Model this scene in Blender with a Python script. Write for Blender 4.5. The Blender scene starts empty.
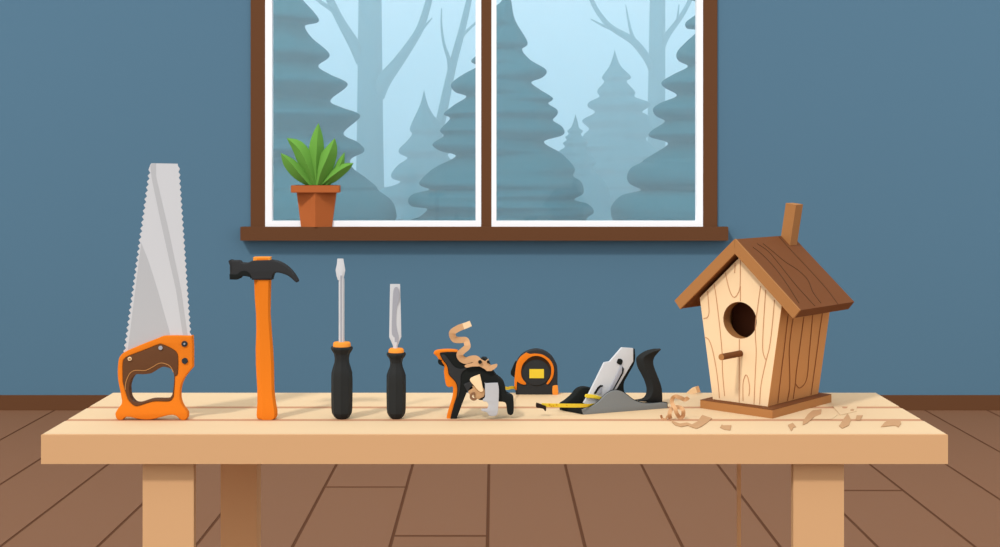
import bpy, bmesh, math, random
from mathutils import Vector, Matrix
random.seed(4)
scn = bpy.context.scene
# ------------------------------------------------------------ camera, world, sun, exposure
H = 1.276            # camera height
F = 1500.0           # focal length in pixels of the 1000 px wide frame
CX, CY = 494.0, 170.0
cam_d = bpy.data.cameras.new('camera')
cam_d.sensor_width = 36.0
cam_d.lens = 36.0 * F / 1000.0
cam_d.shift_x = (500 - CX) / 1000.0
cam_d.shift_y = -(273.5 - CY) / 1000.0
cam_d.clip_end = 500
cam = bpy.data.objects.new('camera', cam_d)
scn.collection.objects.link(cam)
cam.location = (0, 0, H)
cam.rotation_euler = (math.pi / 2, 0, 0)
scn.camera = cam

world = bpy.data.worlds.new('overcast_sky')
scn.world = world
world.use_nodes = True
bg = world.node_tree.nodes['Background']
bg.inputs[0].default_value = (.97, 1.0, 1.05, 1)
bg.inputs[1].default_value = 1.15

sun_d = bpy.data.lights.new('sun', 'SUN')
sun_d.energy = 1.9
sun_d.color = (1.0, 0.985, 0.96)
sun_d.angle = math.radians(5)
sun = bpy.data.objects.new('sun', sun_d)
scn.collection.objects.link(sun)
SUN_EL, SUN_AZ = math.radians(45), math.radians(33)      # from the upper left, behind the camera
sdir = Vector((-math.sin(SUN_AZ) * math.cos(SUN_EL), -math.cos(SUN_AZ) * math.cos(SUN_EL), math.sin(SUN_EL)))
sun.location = sdir * 12 + Vector((0, 4, 1))
sun.rotation_euler = sdir.to_track_quat('Z', 'Y').to_euler()

scn.view_settings.view_transform = 'Standard'
scn.view_settings.look = 'None'
scn.view_settings.gamma = 1.0
scn.view_settings.exposure = 0.0
scn.view_settings.use_curve_mapping = False
cy = scn.cycles
cy.use_denoising = True
cy.max_bounces = 10
cy.diffuse_bounces = 3
cy.transparent_max_bounces = 16
cy.volume_bounces = 8
cy.volume_step_rate = 4

# ------------------------------------------------------------ helpers
def P(px, py, d):
    """pixel of the photograph at distance d -> point in the room"""
    return Vector(((px - CX) / F * d, d, H - (py - CY) / F * d))

def ray_plane(px, py, p0, n):
    r = Vector(((px - CX) / F, 1.0, -(py - CY) / F))
    o = Vector((0, 0, H))
    t = (Vector(p0) - o).dot(n) / r.dot(n)
    return o + r * t

TZ = H - 0.526      # bench top height

def on_bench(px, py, z=0.0):
    return ray_plane(px, py, (0, 0, TZ + z), Vector((0, 0, 1)))

def lin(hx):
    out = []
    for i in (0, 2, 4):
        c = int(hx[i:i + 2], 16) / 255
        out.append(c / 12.92 if c <= .04045 else ((c + .055) / 1.055) ** 2.4)
    return out

MATS = {}
def mat(name, hx, E=1.05, rough=.85, spec=.08, metal=0.0, grain=0.0):
    if name in MATS: return MATS[name]
    m = bpy.data.materials.new(name); m.use_nodes = True
    b = m.node_tree.nodes['Principled BSDF']
    c = [min(.93, v / E) for v in lin(hx)]
    b.inputs['Base Color'].default_value = (*c, 1)
    b.inputs['Roughness'].default_value = rough
    b.inputs['Specular IOR Level'].default_value = spec
    b.inputs['Metallic'].default_value = metal
    if grain:
        nt = m.node_tree
        tc = nt.nodes.new('ShaderNodeTexCoord'); mp = nt.nodes.new('ShaderNodeMapping')
        mp.inputs['Scale'].default_value = (1.5, 30, 30)
        nz = nt.nodes.new('ShaderNodeTexNoise'); nz.inputs['Scale'].default_value = 2.0
        mx = nt.nodes.new('ShaderNodeMix'); mx.data_type = 'RGBA'
        mx.inputs[6].default_value = (*[v * (1 - grain) for v in c], 1)
        mx.inputs[7].default_value = (*[min(.95, v * (1 + grain)) for v in c], 1)
        nt.links.new(tc.outputs['Object'], mp.inputs[0]); nt.links.new(mp.outputs[0], nz.inputs['Vector'])
        nt.links.new(nz.outputs[0], mx.inputs[0]); nt.links.new(mx.outputs[2], b.inputs['Base Color'])
    MATS[name] = m
    return m

def link(name, me, mats, parent=None, smooth=None):
    """me holds world coordinates; a child keeps its origin at its parent's origin"""
    if not isinstance(mats, (list, tuple)): mats = [mats]
    if len(me.materials) == 0:
        for m in mats: me.materials.append(m)
    if smooth is not None:
        for p in me.polygons: p.use_smooth = True
        me.set_sharp_from_angle(angle=math.radians(smooth))
    o = bpy.data.objects.new(name, me)
    scn.collection.objects.link(o)
    if parent is not None:
        w = Vector((0, 0, 0)); p = parent
        while p is not None:
            w += p.location; p = p.parent
        me.transform(Matrix.Translation(-w))
        o.parent = parent
    else:
        vs = [v.co for v in me.vertices]
        c = Vector(((min(v.x for v in vs) + max(v.x for v in vs)) / 2, (min(v.y for v in vs) + max(v.y for v in vs)) / 2, min(v.z for v in vs)))
        me.transform(Matrix.Translation(-c)); o.location = c
    return o

def tag(o, label=None, cat=None, group=None, kind=None):
    if label: o['label'] = label
    if cat: o['category'] = cat
    if group: o['group'] = group
    if kind: o['kind'] = kind
    return o

def thing(name, loc, label, cat, group=None):
    o = bpy.data.objects.new(name, None); o.empty_display_size = .05
    scn.collection.objects.link(o); o.location = loc
    return tag(o, label, cat, group)

def bm_obj(name, bm, mats, parent=None, smooth=None):
    bmesh.ops.recalc_face_normals(bm, faces=bm.faces[:])
    me = bpy.data.meshes.new(name); bm.to_mesh(me); bm.free()
    return link(name, me, mats, parent, smooth)

def add_box(bm, a, b, mi=0, bev=0.0):
    a, b = Vector(a), Vector(b)
    r = bmesh.ops.create_cube(bm, size=1)
    vs = r['verts']
    for v in vs:
        v.co = Vector(((a.x + b.x) / 2 + v.co.x * (b.x - a.x), (a.y + b.y) / 2 + v.co.y * (b.y - a.y), (a.z + b.z) / 2 + v.co.z * (b.z - a.z)))
    fs = list({f for v in vs for f in v.link_faces})
    for f in fs: f.material_index = mi
    if bev:
        es = list({e for v in vs for e in v.link_edges})
        r = bmesh.ops.bevel(bm, geom=es, offset=bev, segments=2, affect='EDGES')
        for f in r['faces']: f.material_index = mi

def box(name, a, b, m, parent=None, bev=0.0):
    bm = bmesh.new(); add_box(bm, a, b, 0, bev)
    return bm_obj(name, bm, m, parent)

def add_hull(bm, top, bot, mi=0):
    """prism between two point loops of equal length"""
    a = [bm.verts.new(p) for p in top]; b = [bm.verts.new(p) for p in bot]
    n = len(a)
    fs = [bm.faces.new(a), bm.faces.new(b[::-1])]
    for i in range(n):
        fs.append(bm.faces.new((a[i], b[i], b[(i + 1) % n], a[(i + 1) % n])))
    for f in fs: f.material_index = mi
    return fs

def smooth_loop(pts, closed=True, k=5):
    """Catmull-Rom through points; a third item marks a corner"""
    n = len(pts); out = []
    rng = n if closed else n - 1
    for i in range(rng):
        g = lambda j: pts[j % n] if closed else pts[max(0, min(n - 1, j))]
        p0, p1, p2, p3 = g(i - 1), g(i), g(i + 1), g(i + 2)
        if len(p1) > 2: p0 = p1
        if len(p2) > 2: p3 = p2
        if len(p1) > 2 and len(p2) > 2:
            out.append((p1[0], p1[1])); continue
        for s in range(k):
            t = s / k
            out.append(tuple(.5 * ((2 * p1[c]) + (-p0[c] + p2[c]) * t + (2 * p0[c] - 5 * p1[c] + 4 * p2[c] - p3[c]) * t * t + (-p0[c] + 3 * p1[c] - 3 * p2[c] + p3[c]) * t ** 3) for c in (0, 1)))
    if not closed: out.append((pts[-1][0], pts[-1][1]))
    return out

def plate(name, loops, d, thick, m, parent=None, bev=0.0, smooth=30, axis=None, org=None, curved=True):
    """solid cut from traced outlines. loops in pixels measured at distance d (its front face), grows backward by thick.
       axis/org: horizontal direction of the plate when it does not face straight out"""
    cu = bpy.data.curves.new(name, 'CURVE'); cu.dimensions = '2D'; cu.fill_mode = 'BOTH'
    cu.extrude = max(.0001, thick / 2 - bev); cu.bevel_depth = bev; cu.bevel_resolution = 2; cu.offset = -bev
    for lp in loops:
        pts = smooth_loop(lp) if curved else [(p[0], p[1]) for p in lp]
        sp = cu.splines.new('POLY'); sp.points.add(len(pts) - 1); sp.use_cyclic_u = True
        for q, (x, y) in zip(sp.points, pts):
            if axis is None:
                w = P(x, y, d); q.co = (w.x, w.z, 0, 1)
            else:
                n = Vector((-axis.y, axis.x, 0))
                w = ray_plane(x, y, org, n); q.co = ((w - Vector(org)).dot(axis), w.z, 0, 1)
    tmp = bpy.data.objects.new('tmp', cu); scn.collection.objects.link(tmp)
    me = bpy.data.meshes.new_from_object(tmp.evaluated_get(bpy.context.evaluated_depsgraph_get()))
    bpy.data.objects.remove(tmp); bpy.data.curves.remove(cu)
    me.name = name
    if axis is None:
        for v in me.vertices: v.co = Vector((v.co.x, d + thick / 2 - v.co.z, v.co.y))
    else:
        n = Vector((-axis.y, axis.x, 0))
        o = Vector(org)
        for v in me.vertices:
            v.co = Vector((o.x, o.y, 0)) + axis * v.co.x + Vector((0, 0, v.co.y)) + n * (thick / 2 - v.co.z)
    bm = bmesh.new(); bm.from_mesh(me); bpy.data.meshes.remove(me)
    bmesh.ops.remove_doubles(bm, verts=bm.verts[:], dist=.00002)
    return bm_obj(name, bm, m, parent, smooth)

def add_lathe(bm, prof, c, segs=32, sx=1.0, sy=1.0, rot=0.0, mi=0):
    """prof = [(r, z)], around the vertical through c"""
    rings = []
    for r, z in prof:
        rings.append([bm.verts.new((c[0] + r * sx * math.cos(rot + 2 * math.pi * i / segs), c[1] + r * sy * math.sin(rot + 2 * math.pi * i / segs), z)) for i in range(segs)])
    for a, b in zip(rings, rings[1:]):
        for i in range(segs):
            bm.faces.new((a[i], a[(i + 1) % segs], b[(i + 1) % segs], b[i])).material_index = mi
    bm.faces.new(rings[0][::-1]).material_index = mi
    bm.faces.new(rings[-1]).material_index = mi

def lathe(name, prof, c, m, parent=None, segs=32, smooth=40, **k):
    bm = bmesh.new(); add_lathe(bm, prof, c, segs, **k)
    return bm_obj(name, bm, m, parent, smooth)

def loft(bm, L, M, R, thick, mi=0):
    """ridged body: rows of left / ridge / right points (ridge toward the viewer), closed at the back"""
    rows = []
    for l, m_, r in zip(L, M, R):
        l, m_, r = Vector(l), Vector(m_), Vector(r)
        bk = (l + r) / 2 + Vector((0, thick, 0))
        rows.append([bm.verts.new(p) for p in (l, m_, r, bk)])
    for a, b in zip(rows, rows[1:]):
        for i in range(4):
            bm.faces.new((a[i], a[(i + 1) % 4], b[(i + 1) % 4], b[i])).material_index = mi
    bm.faces.new(rows[0][::-1]).material_index = mi
    bm.faces.new(rows[-1]).material_index = mi

def add_ribbon(bm, pts, wid, nrm, thick, mi=0, wids=None):
    """flat strip along 3-D points; nrm = direction it is thick in"""
    nrm = Vector(nrm).normalized(); n = len(pts); rows = []
    for i, p in enumerate(pts):
        a = pts[max(0, i - 1)]; b = pts[min(n - 1, i + 1)]
        t = (b - a).normalized(); s = t.cross(nrm)
        if s.length < 1e-5: s = Vector((1, 0, 0))
        s.normalize(); w = (wids[i] if wids else wid) / 2
        q = nrm * thick / 2
        rows.append([bm.verts.new(v) for v in (p - s * w - q, p + s * w - q, p + s * w + q, p - s * w + q)])
    for a, b in zip(rows, rows[1:]):
        for i in range(4):
            bm.faces.new((a[i], a[(i + 1) % 4], b[(i + 1) % 4], b[i])).material_index = mi
    bm.faces.new(rows[0][::-1]).material_index = mi; bm.faces.new(rows[-1]).material_index = mi

def dense(pts, k=6):
    """3-D catmull through vectors"""
    out = []; n = len(pts)
    for i in range(n - 1):
        p0, p1, p2, p3 = pts[max(0, i - 1)], pts[i], pts[i + 1], pts[min(n - 1, i + 2)]
        for s in range(k):
            t = s / k
            out.append(.5 * ((2 * p1) + (-p0 + p2) * t + (2 * p0 - 5 * p1 + 4 * p2 - p3) * t * t + (-p0 + 3 * p1 - 3 * p2 + p3) * t ** 3))
    out.append(pts[-1]); return out

EV, EH = 1.19, 1.42     # light falling on upright and on level faces

# ------------------------------------------------------------ materials
m_wall = mat('wall_paint', '5a7d92', 1.2)
m_floor = mat('floor_boards', '8f664b', 1.4)
m_gap = mat('floor_gap', '6b432a', 1.5)
m_brown = mat('brown_paint', '69442b', 1.14)
m_white = mat('white_paint', 'ffffff', 1.09)
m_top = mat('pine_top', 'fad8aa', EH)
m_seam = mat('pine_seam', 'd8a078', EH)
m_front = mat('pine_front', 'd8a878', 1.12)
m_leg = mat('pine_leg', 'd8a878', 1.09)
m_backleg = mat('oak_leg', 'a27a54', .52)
m_orange = mat('orange_lacquer', 'f58420', 1.3)
m_orange2 = mat('light_orange', 'fb9a3a', EV)
m_black = mat('black_plastic', '1f211f', EV)
m_dark = mat('dark_metal', '3b3b3b', 1.35, spec=.04)
m_steel = mat('steel', 'd3d3d3', EV)
m_steel2 = mat('steel_reflection', 'bfbfbf', EV)  # darker steel tone for the reflections painted on the saw blade
m_steel3 = mat('dull_steel', 'a8a8ae', EV)
m_grip = mat('brown_grip', '69442b', EV)
m_brass = mat('brass_line', 'c08850', EV)
m_grey = mat('cast_grey', '808280', EV)
m_yellow = mat('yellow_tape', 'f2d03c', EV)
m_red = mat('red_print', 'd08a20', EV)
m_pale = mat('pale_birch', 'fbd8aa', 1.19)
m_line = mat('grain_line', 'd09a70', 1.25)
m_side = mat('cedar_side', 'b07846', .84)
m_side_line = mat('cedar_grain', '85512e', .84)
m_fascia = mat('cedar_trim', 'b07846', EV)
m_roof = mat('roof_board', '85512e', 1.45)
m_roof_line = mat('roof_grain', '69442b', 1.45)
m_in = mat('bore_shade', '4a2818', .45)  # brown that carries the shade inside the entrance hole
m_terra = mat('terracotta', 'b36233', 1.05)
m_leaf = mat('leaf', '689c40', 1.05)
m_shave = mat('shaving', 'd8a87a', EV)
m_shave_h = mat('shaving_flat', 'd8a87a', EH)
m_cream = mat('cream_wood', 'fbd8aa', EV)

# ------------------------------------------------------------ room shell
WY = 7.975
def wx(px, d=WY): return (px - CX) / F * d
def wz(py, d=WY): return H - (py - CY) / F * d
ox0, ox1 = wx(265), wx(703)      # opening
oz0, oz1 = wz(227), wz(-30)
WH = 2.72
bm = bmesh.new()
for a, b in (((-4.2, 0), (ox0, WH)), ((ox1, 0), (4.2, WH)), ((ox0, 0), (ox1, oz0)), ((ox0, oz1), (ox1, WH))):
    add_box(bm, (a[0], WY, a[1]), (b[0], WY + .22, b[1]))
tag(bm_obj('wall_back', bm, m_wall), kind='structure')

bm = bmesh.new()
add_box(bm, (-4.6, -1.5, -.06), (4.6, WY, -.0015), 1)
pw = .3302; off = -.022
ends = {-2: [1500 * H / (487 - 170)], -1: [1500 * H / (535.8 - 170)], 4: [1500 * H / (490.5 - 170)]}
for i in range(-14, 14):
    x0 = off + i * pw; x1 = x0 + pw
    cuts = [-1.5] + sorted(ends.get(i, [])) + [WY]
    for y0, y1 in zip(cuts, cuts[1:]):
        add_box(bm, (max(-4.6, x0 + .006), y0 + .013, -.03), (min(4.6, x1 - .006), y1 - .013, 0), 0)
tag(bm_obj('floor', bm, [m_floor, m_gap]), kind='structure')
bm = bmesh.new()
add_box(bm, (-4.2, WY - .015, 0), (4.2, WY, wz(395)), 0)
tag(bm_obj('baseboard_back', bm, m_brown), kind='structure')

# window: casing, sashes, glass, sill
win = tag(thing('window_1', (wx(484), WY, oz0), None, None), kind='structure')
del_keys = []
bm = bmesh.new()
cf = WY - .012
add_box(bm, (wx(251), cf, oz0 - .02), (wx(265.6), WY + .1, oz1 + .08))
add_box(bm, (wx(702.6), cf, oz0 - .02), (wx(717), WY + .1, oz1 + .08))
add_box(bm, (wx(265.6), cf, oz1), (wx(702.6), WY + .1, oz1 + .08))
add_box(bm, (wx(481.2), cf, oz0), (wx(491.5), WY + .1, oz1))
bm_obj('window_frame', bm, m_brown, win)
sf = cf - .003
for x0, x1, g0, g1 in ((265.6, 481.2, 272.2, 475.6), (491.5, 702.6, 496.4, 696.2)):
    bm = bmesh.new()
    gz = wz(220.8)
    add_box(bm, (wx(x0), sf, oz0), (wx(g0), WY + .04, oz1))
    add_box(bm, (wx(g1), sf, oz0), (wx(x1), WY + .04, oz1))
    add_box(bm, (wx(g0), sf, oz0), (wx(g1), WY + .04, gz))
    add_box(bm, (wx(g0), sf, oz1 - .04), (wx(g1), WY + .04, oz1))
    s = bm_obj('sash', bm, m_white, win)
    g = bpy.data.materials.get('window_glass')
    if g is None:
        g = bpy.data.materials.new('window_glass'); g.use_nodes = True
        nt = g.node_tree; nt.nodes.remove(nt.nodes['Principled BSDF'])
        tr = nt.nodes.new('ShaderNodeBsdfTransparent'); gl = nt.nodes.new('ShaderNodeBsdfGlossy'); mx = nt.nodes.new('ShaderNodeMixShader')
        gl.inputs['Roughness'].default_value = .02; mx.inputs[0].default_value = .015
        nt.links.new(tr.outputs[0], mx.inputs[1]); nt.links.new(gl.outputs[0], mx.inputs[2])
        nt.links.new(mx.outputs[0], nt.nodes['Material Output'].inputs[0])
    box('pane', (wx(g0), WY + .012, gz), (wx(g1), WY + .016, oz1 - .04), g, s)
SD = .065
sy = WY - SD
zt, zb = wz(227, sy), wz(240.6, sy)
bm = bmesh.new()
c1, c2 = wx(240.3, sy), wx(728.3, sy)
ch = .038
top = [(c1, WY, zt), (c1, WY - .02, zt), (c1, sy, zt), (c2, sy, zt), (c2, WY - .02, zt), (c2, WY, zt)]
add_hull(bm, top, [(x, y, zb) for x, y, z in top])
bm_obj('window_sill', bm, m_brown, win)

# ------------------------------------------------------------ outdoors: misty ground, mist and trees
m_snow = mat('frosted_ground', '9fc4d0', 1.6)
bm = bmesh.new()
add_box(bm, (-60, WY + .3, -.4), (60, 140, -.05))
tag(bm_obj('ground', bm, m_snow), kind='structure')
MIST = True
if MIST:
    mm = bpy.data.materials.new('mist'); mm.use_nodes = True
    nt = mm.node_tree; nt.nodes.remove(nt.nodes['Principled BSDF'])
    vs = nt.nodes.new('ShaderNodeVolumeScatter'); va = nt.nodes.new('ShaderNodeVolumeAbsorption'); ad = nt.nodes.new('ShaderNodeAddShader')
    va.inputs['Color'].default_value = (.0, .72, .98, 1); va.inputs['Density'].default_value = .014
    vs.inputs['Color'].default_value = (.70, .94, 1, 1); vs.inputs['Density'].default_value = .062
    vs.inputs['Anisotropy'].default_value = 0.0
    nt.links.new(vs.outputs[0], ad.inputs[0]); nt.links.new(va.outputs[0], ad.inputs[1]); nt.links.new(ad.outputs[0], nt.nodes['Material Output'].inputs['Volume'])
    o = box('mist', (-45, WY + 1.5, -.05), (45, 110, 9), mm)
    tag(o, 'pale blue winter mist hanging between the trees outside the window', 'mist', kind='stuff')

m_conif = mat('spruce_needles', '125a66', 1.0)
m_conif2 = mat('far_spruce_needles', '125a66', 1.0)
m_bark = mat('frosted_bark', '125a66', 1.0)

def prof_fn(pts):
    s = smooth_loop(pts, closed=False, k=8)
    s.sort(key=lambda p: p[1])
    def f(y):
        if y <= s[0][1]: return s[0][0]
        for a, b in zip(s, s[1:]):
            if a[1] <= y <= b[1]:
                return a[0] + (b[0] - a[0]) * (y - a[1]) / max(1e-6, b[1] - a[1])
        return s[-1][0]
    return f

def conifer(ax, apex, L, R, d, ybase, label, m, group=None, segs=40):
    """L/R: half widths in pixels against height, apex first; None mirrors the other side"""
    ground_z = -.05
    root = thing('conifer', (wx(ax, d), d, ground_z), label, 'tree', group)
    fl = prof_fn([(0, apex)] + L); fr = prof_fn([(0, apex)] + R)
    bm = bmesh.new()
    ys = []
    y = apex
    while y < ybase: ys.append(y); y += 1.6
    ys.append(ybase)
    rings = []
    for k, y in enumerate(ys):
        ring = []
        a, b = max(.15, fl(y)), max(.15, fr(y))
        for i in range(segs):
            th = 2 * math.pi * i / segs
            w = (1 + math.cos(th)) / 2
            r = (b * w + a * (1 - w)) * d / F
            r *= 1 + .05 * math.sin(8 * th) * math.sin(th) 
            ring.append(bm.verts.new((wx(ax, d) + r * math.cos(th), d + r * math.sin(th), wz(y, d))))
        rings.append(ring)
    for p, q in zip(rings, rings[1:]):
        for i in range(segs):
            bm.faces.new((p[i], p[(i + 1) % segs], q[(i + 1) % segs], q[i]))
    bm.faces.new(rings[0][::-1]); bm.faces.new(rings[-1])
    bm_obj('foliage', bm, m, root, 180)
    lathe('trunk', [(.09 * d / 16, ground_z - .02), (.07 * d / 16, wz(ybase - 12, d))], (wx(ax, d), d), m_bark, root, 10)
    return root

DN, DM, DF = 16.0, 24.0, 34.0
def hw(pts, ax, sgn): return [((x - ax) * sgn, y) for x, y in pts]
A = 262
pa = hw([(280, -70), (272, -62), (297, -30), (286, -20), (303, 0), (318.5, 19.5), (304.5, 24.5), (311, 37), (329, 54), (317.5, 65.5), (331, 75), (347, 84), (329.5, 100), (343, 108), (359.5, 115.5), (342.5, 133), (357, 142), (363.5, 151), (350, 159), (352, 168), (364, 177), (376, 187), (377, 190), (390, 200), (395, 210), (394.5, 221), (380, 232), (392, 246), (405, 262), (395, 274)], A, 1)
conifer(A, -110, pa, pa, DN, 282, 'broad dark spruce in the mist behind the left window edge, nearest the potted plant', m_conif, 'misty spruces close to the house')
B = 506
pbL = hw([(502, 0), (494, 8), (489, 22), (494, 27), (480, 44), (487, 50), (476, 56), (471, 61.7), (477, 66.5), (462, 75), (451, 84), (455, 92), (466.5, 96.5), (454, 105), (443.5, 114), (450, 118.4), (440, 130), (443.5, 136), (432.5, 144), (440, 151), (456, 156), (434, 168), (420, 181), (421, 186), (430, 189.5), (413, 194), (408, 201), (413, 207), (427.4, 208.5), (419, 217), (407, 222), (395, 240), (412, 248), (392, 266), (400, 276)], B, -1)
pbR = hw([(511, 0), (515, 20), (527.6, 42.5), (522, 49.3), (530, 60), (546, 70), (543, 77), (531, 82.2), (540, 90), (553, 98.5), (548, 103.6), (557, 110), (557, 115), (552.8, 120.6), (562, 127), (563, 135), (543.5, 142), (562, 154), (574.5, 168), (572.8, 175.8), (581, 182), (583, 193), (573.6, 199.6), (588, 204), (593.4, 212), (586, 220.7), (604, 240), (596, 250), (612, 268)], B, 1)
conifer(B, -16, pbL, pbR, DN, 282, 'dark spruce in the mist standing behind the middle bar of the window', m_conif, 'misty spruces close to the house')
C_ = 714
pc = hw([(704, -50), (695, -30), (700, -24), (688, -4), (697, 2), (697, 13), (686, 22), (687, 28), (698, 30), (686, 42), (677, 52), (678, 60), (688, 66.3), (674, 74), (662, 81.5), (664, 87), (677, 95.4), (660, 103), (653, 109), (656, 116), (665, 121.4), (651, 131), (650, 137), (668.2, 143), (655, 153), (643.3, 160), (642.5, 162), (632, 167), (627, 175.8), (630, 184), (641.3, 190.3), (622, 195), (612, 205), (611, 213), (613.4, 221), (620, 232), (600, 245), (610, 255), (596, 270)], C_, -1)
conifer(C_, -75, pc, pc, DN, 282, 'dark spruce in the mist behind the right edge of the window', m_conif, 'misty spruces close to the house')
# mid-distance spruces
a1 = 424
q = hw([(420, 105), (410, 127.5), (412, 134), (406, 142), (399, 149), (400, 154), (407.6, 158), (398, 165), (391.3, 174), (393, 179), (400.8, 181.8), (392, 186), (384, 187.5), (374, 196), (382, 204), (364, 216), (372, 222), (356, 234)], a1, -1)
q2 = hw([(428, 105), (434, 116), (436, 118), (444, 130), (440, 136), (452, 150), (448, 156), (462, 172), (456, 180), (470, 196), (464, 204), (482, 222)], a1, 1)
conifer(a1, 90, q, q2, DM, 238, 'faint slender spruce in the mist between the bare tree trunks in the left window pane', m_conif2, 'fainter spruces farther off in the mist')
a2 = 614.7
q = hw([(610, 65), (602, 77), (604.3, 81.7), (598, 89), (597.5, 93), (599.4, 96.8), (589, 102), (588, 107), (594.7, 111), (593, 114), (582, 120.6), (589.2, 128.8), (584, 134.3), (578, 146), (584, 152), (566, 168), (574, 176), (556, 196), (566, 204), (545, 222)], a2, -1)
q2 = hw([(620, 65), (631, 77), (626.5, 81.7), (635, 92), (634.5, 97), (648, 102), (650, 106), (641.5, 112.4), (648, 116), (652, 132), (646, 140), (664, 156), (658, 164), (676, 184), (668, 192), (690, 218)], a2, 1)
conifer(a2, 50, q, q2, DM + 1.2, 238, 'faint broad spruce in the mist at the middle of the right window pane', m_conif2, 'fainter spruces farther off in the mist')
a3 = 575.5
q = hw([(573, 123), (570.6, 128), (567, 131), (569, 134), (565, 137), (567, 140), (562.7, 143), (565, 147), (558, 152), (561, 158), (548, 172), (554, 178), (540, 196), (534, 220)], a3, -1)
q2 = hw([(578, 123), (579, 128), (583, 131), (581, 135), (588, 142), (586, 148), (596, 162), (592, 168), (606, 184), (612, 205), (618, 222)], a3, 1)
conifer(a3, 114.5, q, q2, DM - 1, 238, 'smallest faint spruce in the mist, left of the broad one in the right window pane', m_conif2, 'fainter spruces farther off in the mist')

def tube(bm, pts, rads, segs=10):
    rows = []
    n = len(pts)
    for i, (p, r) in enumerate(zip(pts, rads)):
        t = (pts[min(n - 1, i + 1)] - pts[max(0, i - 1)]).normalized()
        s = t.cross(Vector((0, 1, 0))).normalized(); u = s.cross(t)
        rows.append([bm.verts.new(p + s * r * math.cos(2 * math.pi * k / segs) + u * r * math.sin(2 * math.pi * k / segs)) for k in range(segs)])
    for a, b in zip(rows, rows[1:]):
        for i in range(segs): bm.faces.new((a[i], a[(i + 1) % segs], b[(i + 1) % segs], b[i]))
    bm.faces.new(rows[0][::-1]); bm.faces.new(rows[-1])

def bare_tree(d, trunk, branches, label):
    b0 = trunk[-1]
    root = thing('bare_tree', (wx(b0[0], d), d, -.05), label, 'tree')
    def strand(nm, pts, par):
        bm = bmesh.new()
        c = [P(x, y, d + dd) for x, y, w, dd in pts]
        r = [w * d / F / 2 for x, y, w, dd in pts]
        cc = dense(c, 4); rr = dense([Vector((v, 0, 0)) for v in r], 4)
        tube(bm, cc, [max(.003, v.x) for v in rr])
        return bm_obj(nm, bm, m_bark, par, 60)
    t = strand('trunk', [(x, y, w, 0) for x, y, w in trunk], root)
    for b in branches: strand('branch', b, root)

bare_tree(DM + 2.2, [(370, -60, 20), (370, 0, 23), (370, 60, 24.5), (370, 140, 26.5), (370, 236, 30)],
    [[(362, 62, 12, 0), (354, 44, 11.5, -.1), (341, 22, 8.5, -.2), (330, 0, 7.5, -.3), (318, -25, 5, -.4)],
     [(338, 16, 5, -.2), (331, 9, 4.5, -.3), (318, 0, 3.5, -.5), (304, -14, 2, -.6)],
     [(376, 94, 19, 0), (384, 80, 15, -.1), (398, 62, 11, -.2), (412, 42, 8.5, -.3), (421, 26, 7.5, -.4), (429, 0, 6.5, -.5), (434, -25, 4, -.6)],
     [(418, 33, 4, -.4), (425, 26, 2.6, -.5), (432, 18, 1.0, -.6)]],
    'faint thick bare tree trunk with forking branches in the left window pane')
bare_tree(DM + 1.4, [(475, -30, 4), (469, 0, 5.5), (461, 34, 7), (452, 68, 8), (440, 124, 10), (428, 180, 11), (418, 240, 13)],
    [[(450, 72, 5, 0), (449, 60, 4.2, -.05), (444, 44, 2.8, -.1), (441.5, 26, 2, -.1), (441.6, 8, 1.0, -.1)],
     [(460, 40, 4, 0), (464, 34, 3.2, .1), (470, 28, 2.6, .2), (478, 20, 2, .3), (486, 6, 1, .4)]],
    'faint thin bare tree leaning right beside the middle window bar')
bare_tree(DM + 3.6, [(658, -60, 13), (657.5, 0, 15.5), (657, 60, 16.5), (656.5, 110, 17.5), (656.5, 236, 19)],
    [[(654, 72, 9, 0), (647, 58, 8, -.1), (633, 41, 7.5, -.2), (612, 28, 5.5, -.3), (600, 15, 4.8, -.3), (591.5, 0, 4.2, -.4), (584, -20, 3, -.4)],
     [(635, 42, 4, -.2), (631, 32, 3.2, -.2), (628, 18, 2, -.3), (625.7, 5, .8, -.3)],
     [(614, 29.5, 4, -.3), (604, 26, 2.6, -.3), (590.6, 19, 1.0, -.3)],
     [(661, 46, 9, 0), (668, 34, 6, -.1), (680, 18, 4.8, -.2), (690, 0, 4.2, -.2), (697, -22, 3, -.2)],
     [(677, 22, 2.5, -.2), (678, 14, 2, -.3), (679, 4.5, 1, -.3)]],
    'faint straight bare tree trunk with spreading branches in the right window pane')

# ------------------------------------------------------------ workbench
D1, D2 = 2.977, 3.542
bx0, bx1 = wx(41, D1), wx(948, D1)
th = .0575
bench = thing('workbench', (0, (D1 + D2) / 2, 0), 'long pale pine workbench with plank top carrying all the tools', 'workbench')
ys_ = [D1, 1500 * .526 / 250.0, 1500 * .526 / 237.4, D2]
for i in range(3):
    y0 = ys_[i] + (.013 if i else 0.012); y1 = ys_[i + 1] - (.013 if i < 2 else 0)
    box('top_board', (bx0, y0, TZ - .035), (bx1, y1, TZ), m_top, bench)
bm = bmesh.new()
for y in ys_[1:3]:
    add_box(bm, (bx0 + .001, y - .0131, TZ - .03), (bx1 - .001, y + .0131, TZ - .0004))
tag(bm_obj('seam_strip', bm, m_seam, bench), 'two thin darker seams between the boards')
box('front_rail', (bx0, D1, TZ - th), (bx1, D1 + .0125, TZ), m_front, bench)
bm = bmesh.new()
add_box(bm, (bx0, D1 + .0125, TZ - th), (bx0 + .02, D2, TZ - .035)); add_box(bm, (bx1 - .02, D1 + .0125, TZ - th), (bx1, D2, TZ - .035))
add_box(bm, (bx0 + .02, D2 - .02, TZ - th), (bx1 - .02, D2, TZ - .035))
bm_obj('apron', bm, m_front, bench)
ld = D1 + .034
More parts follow.
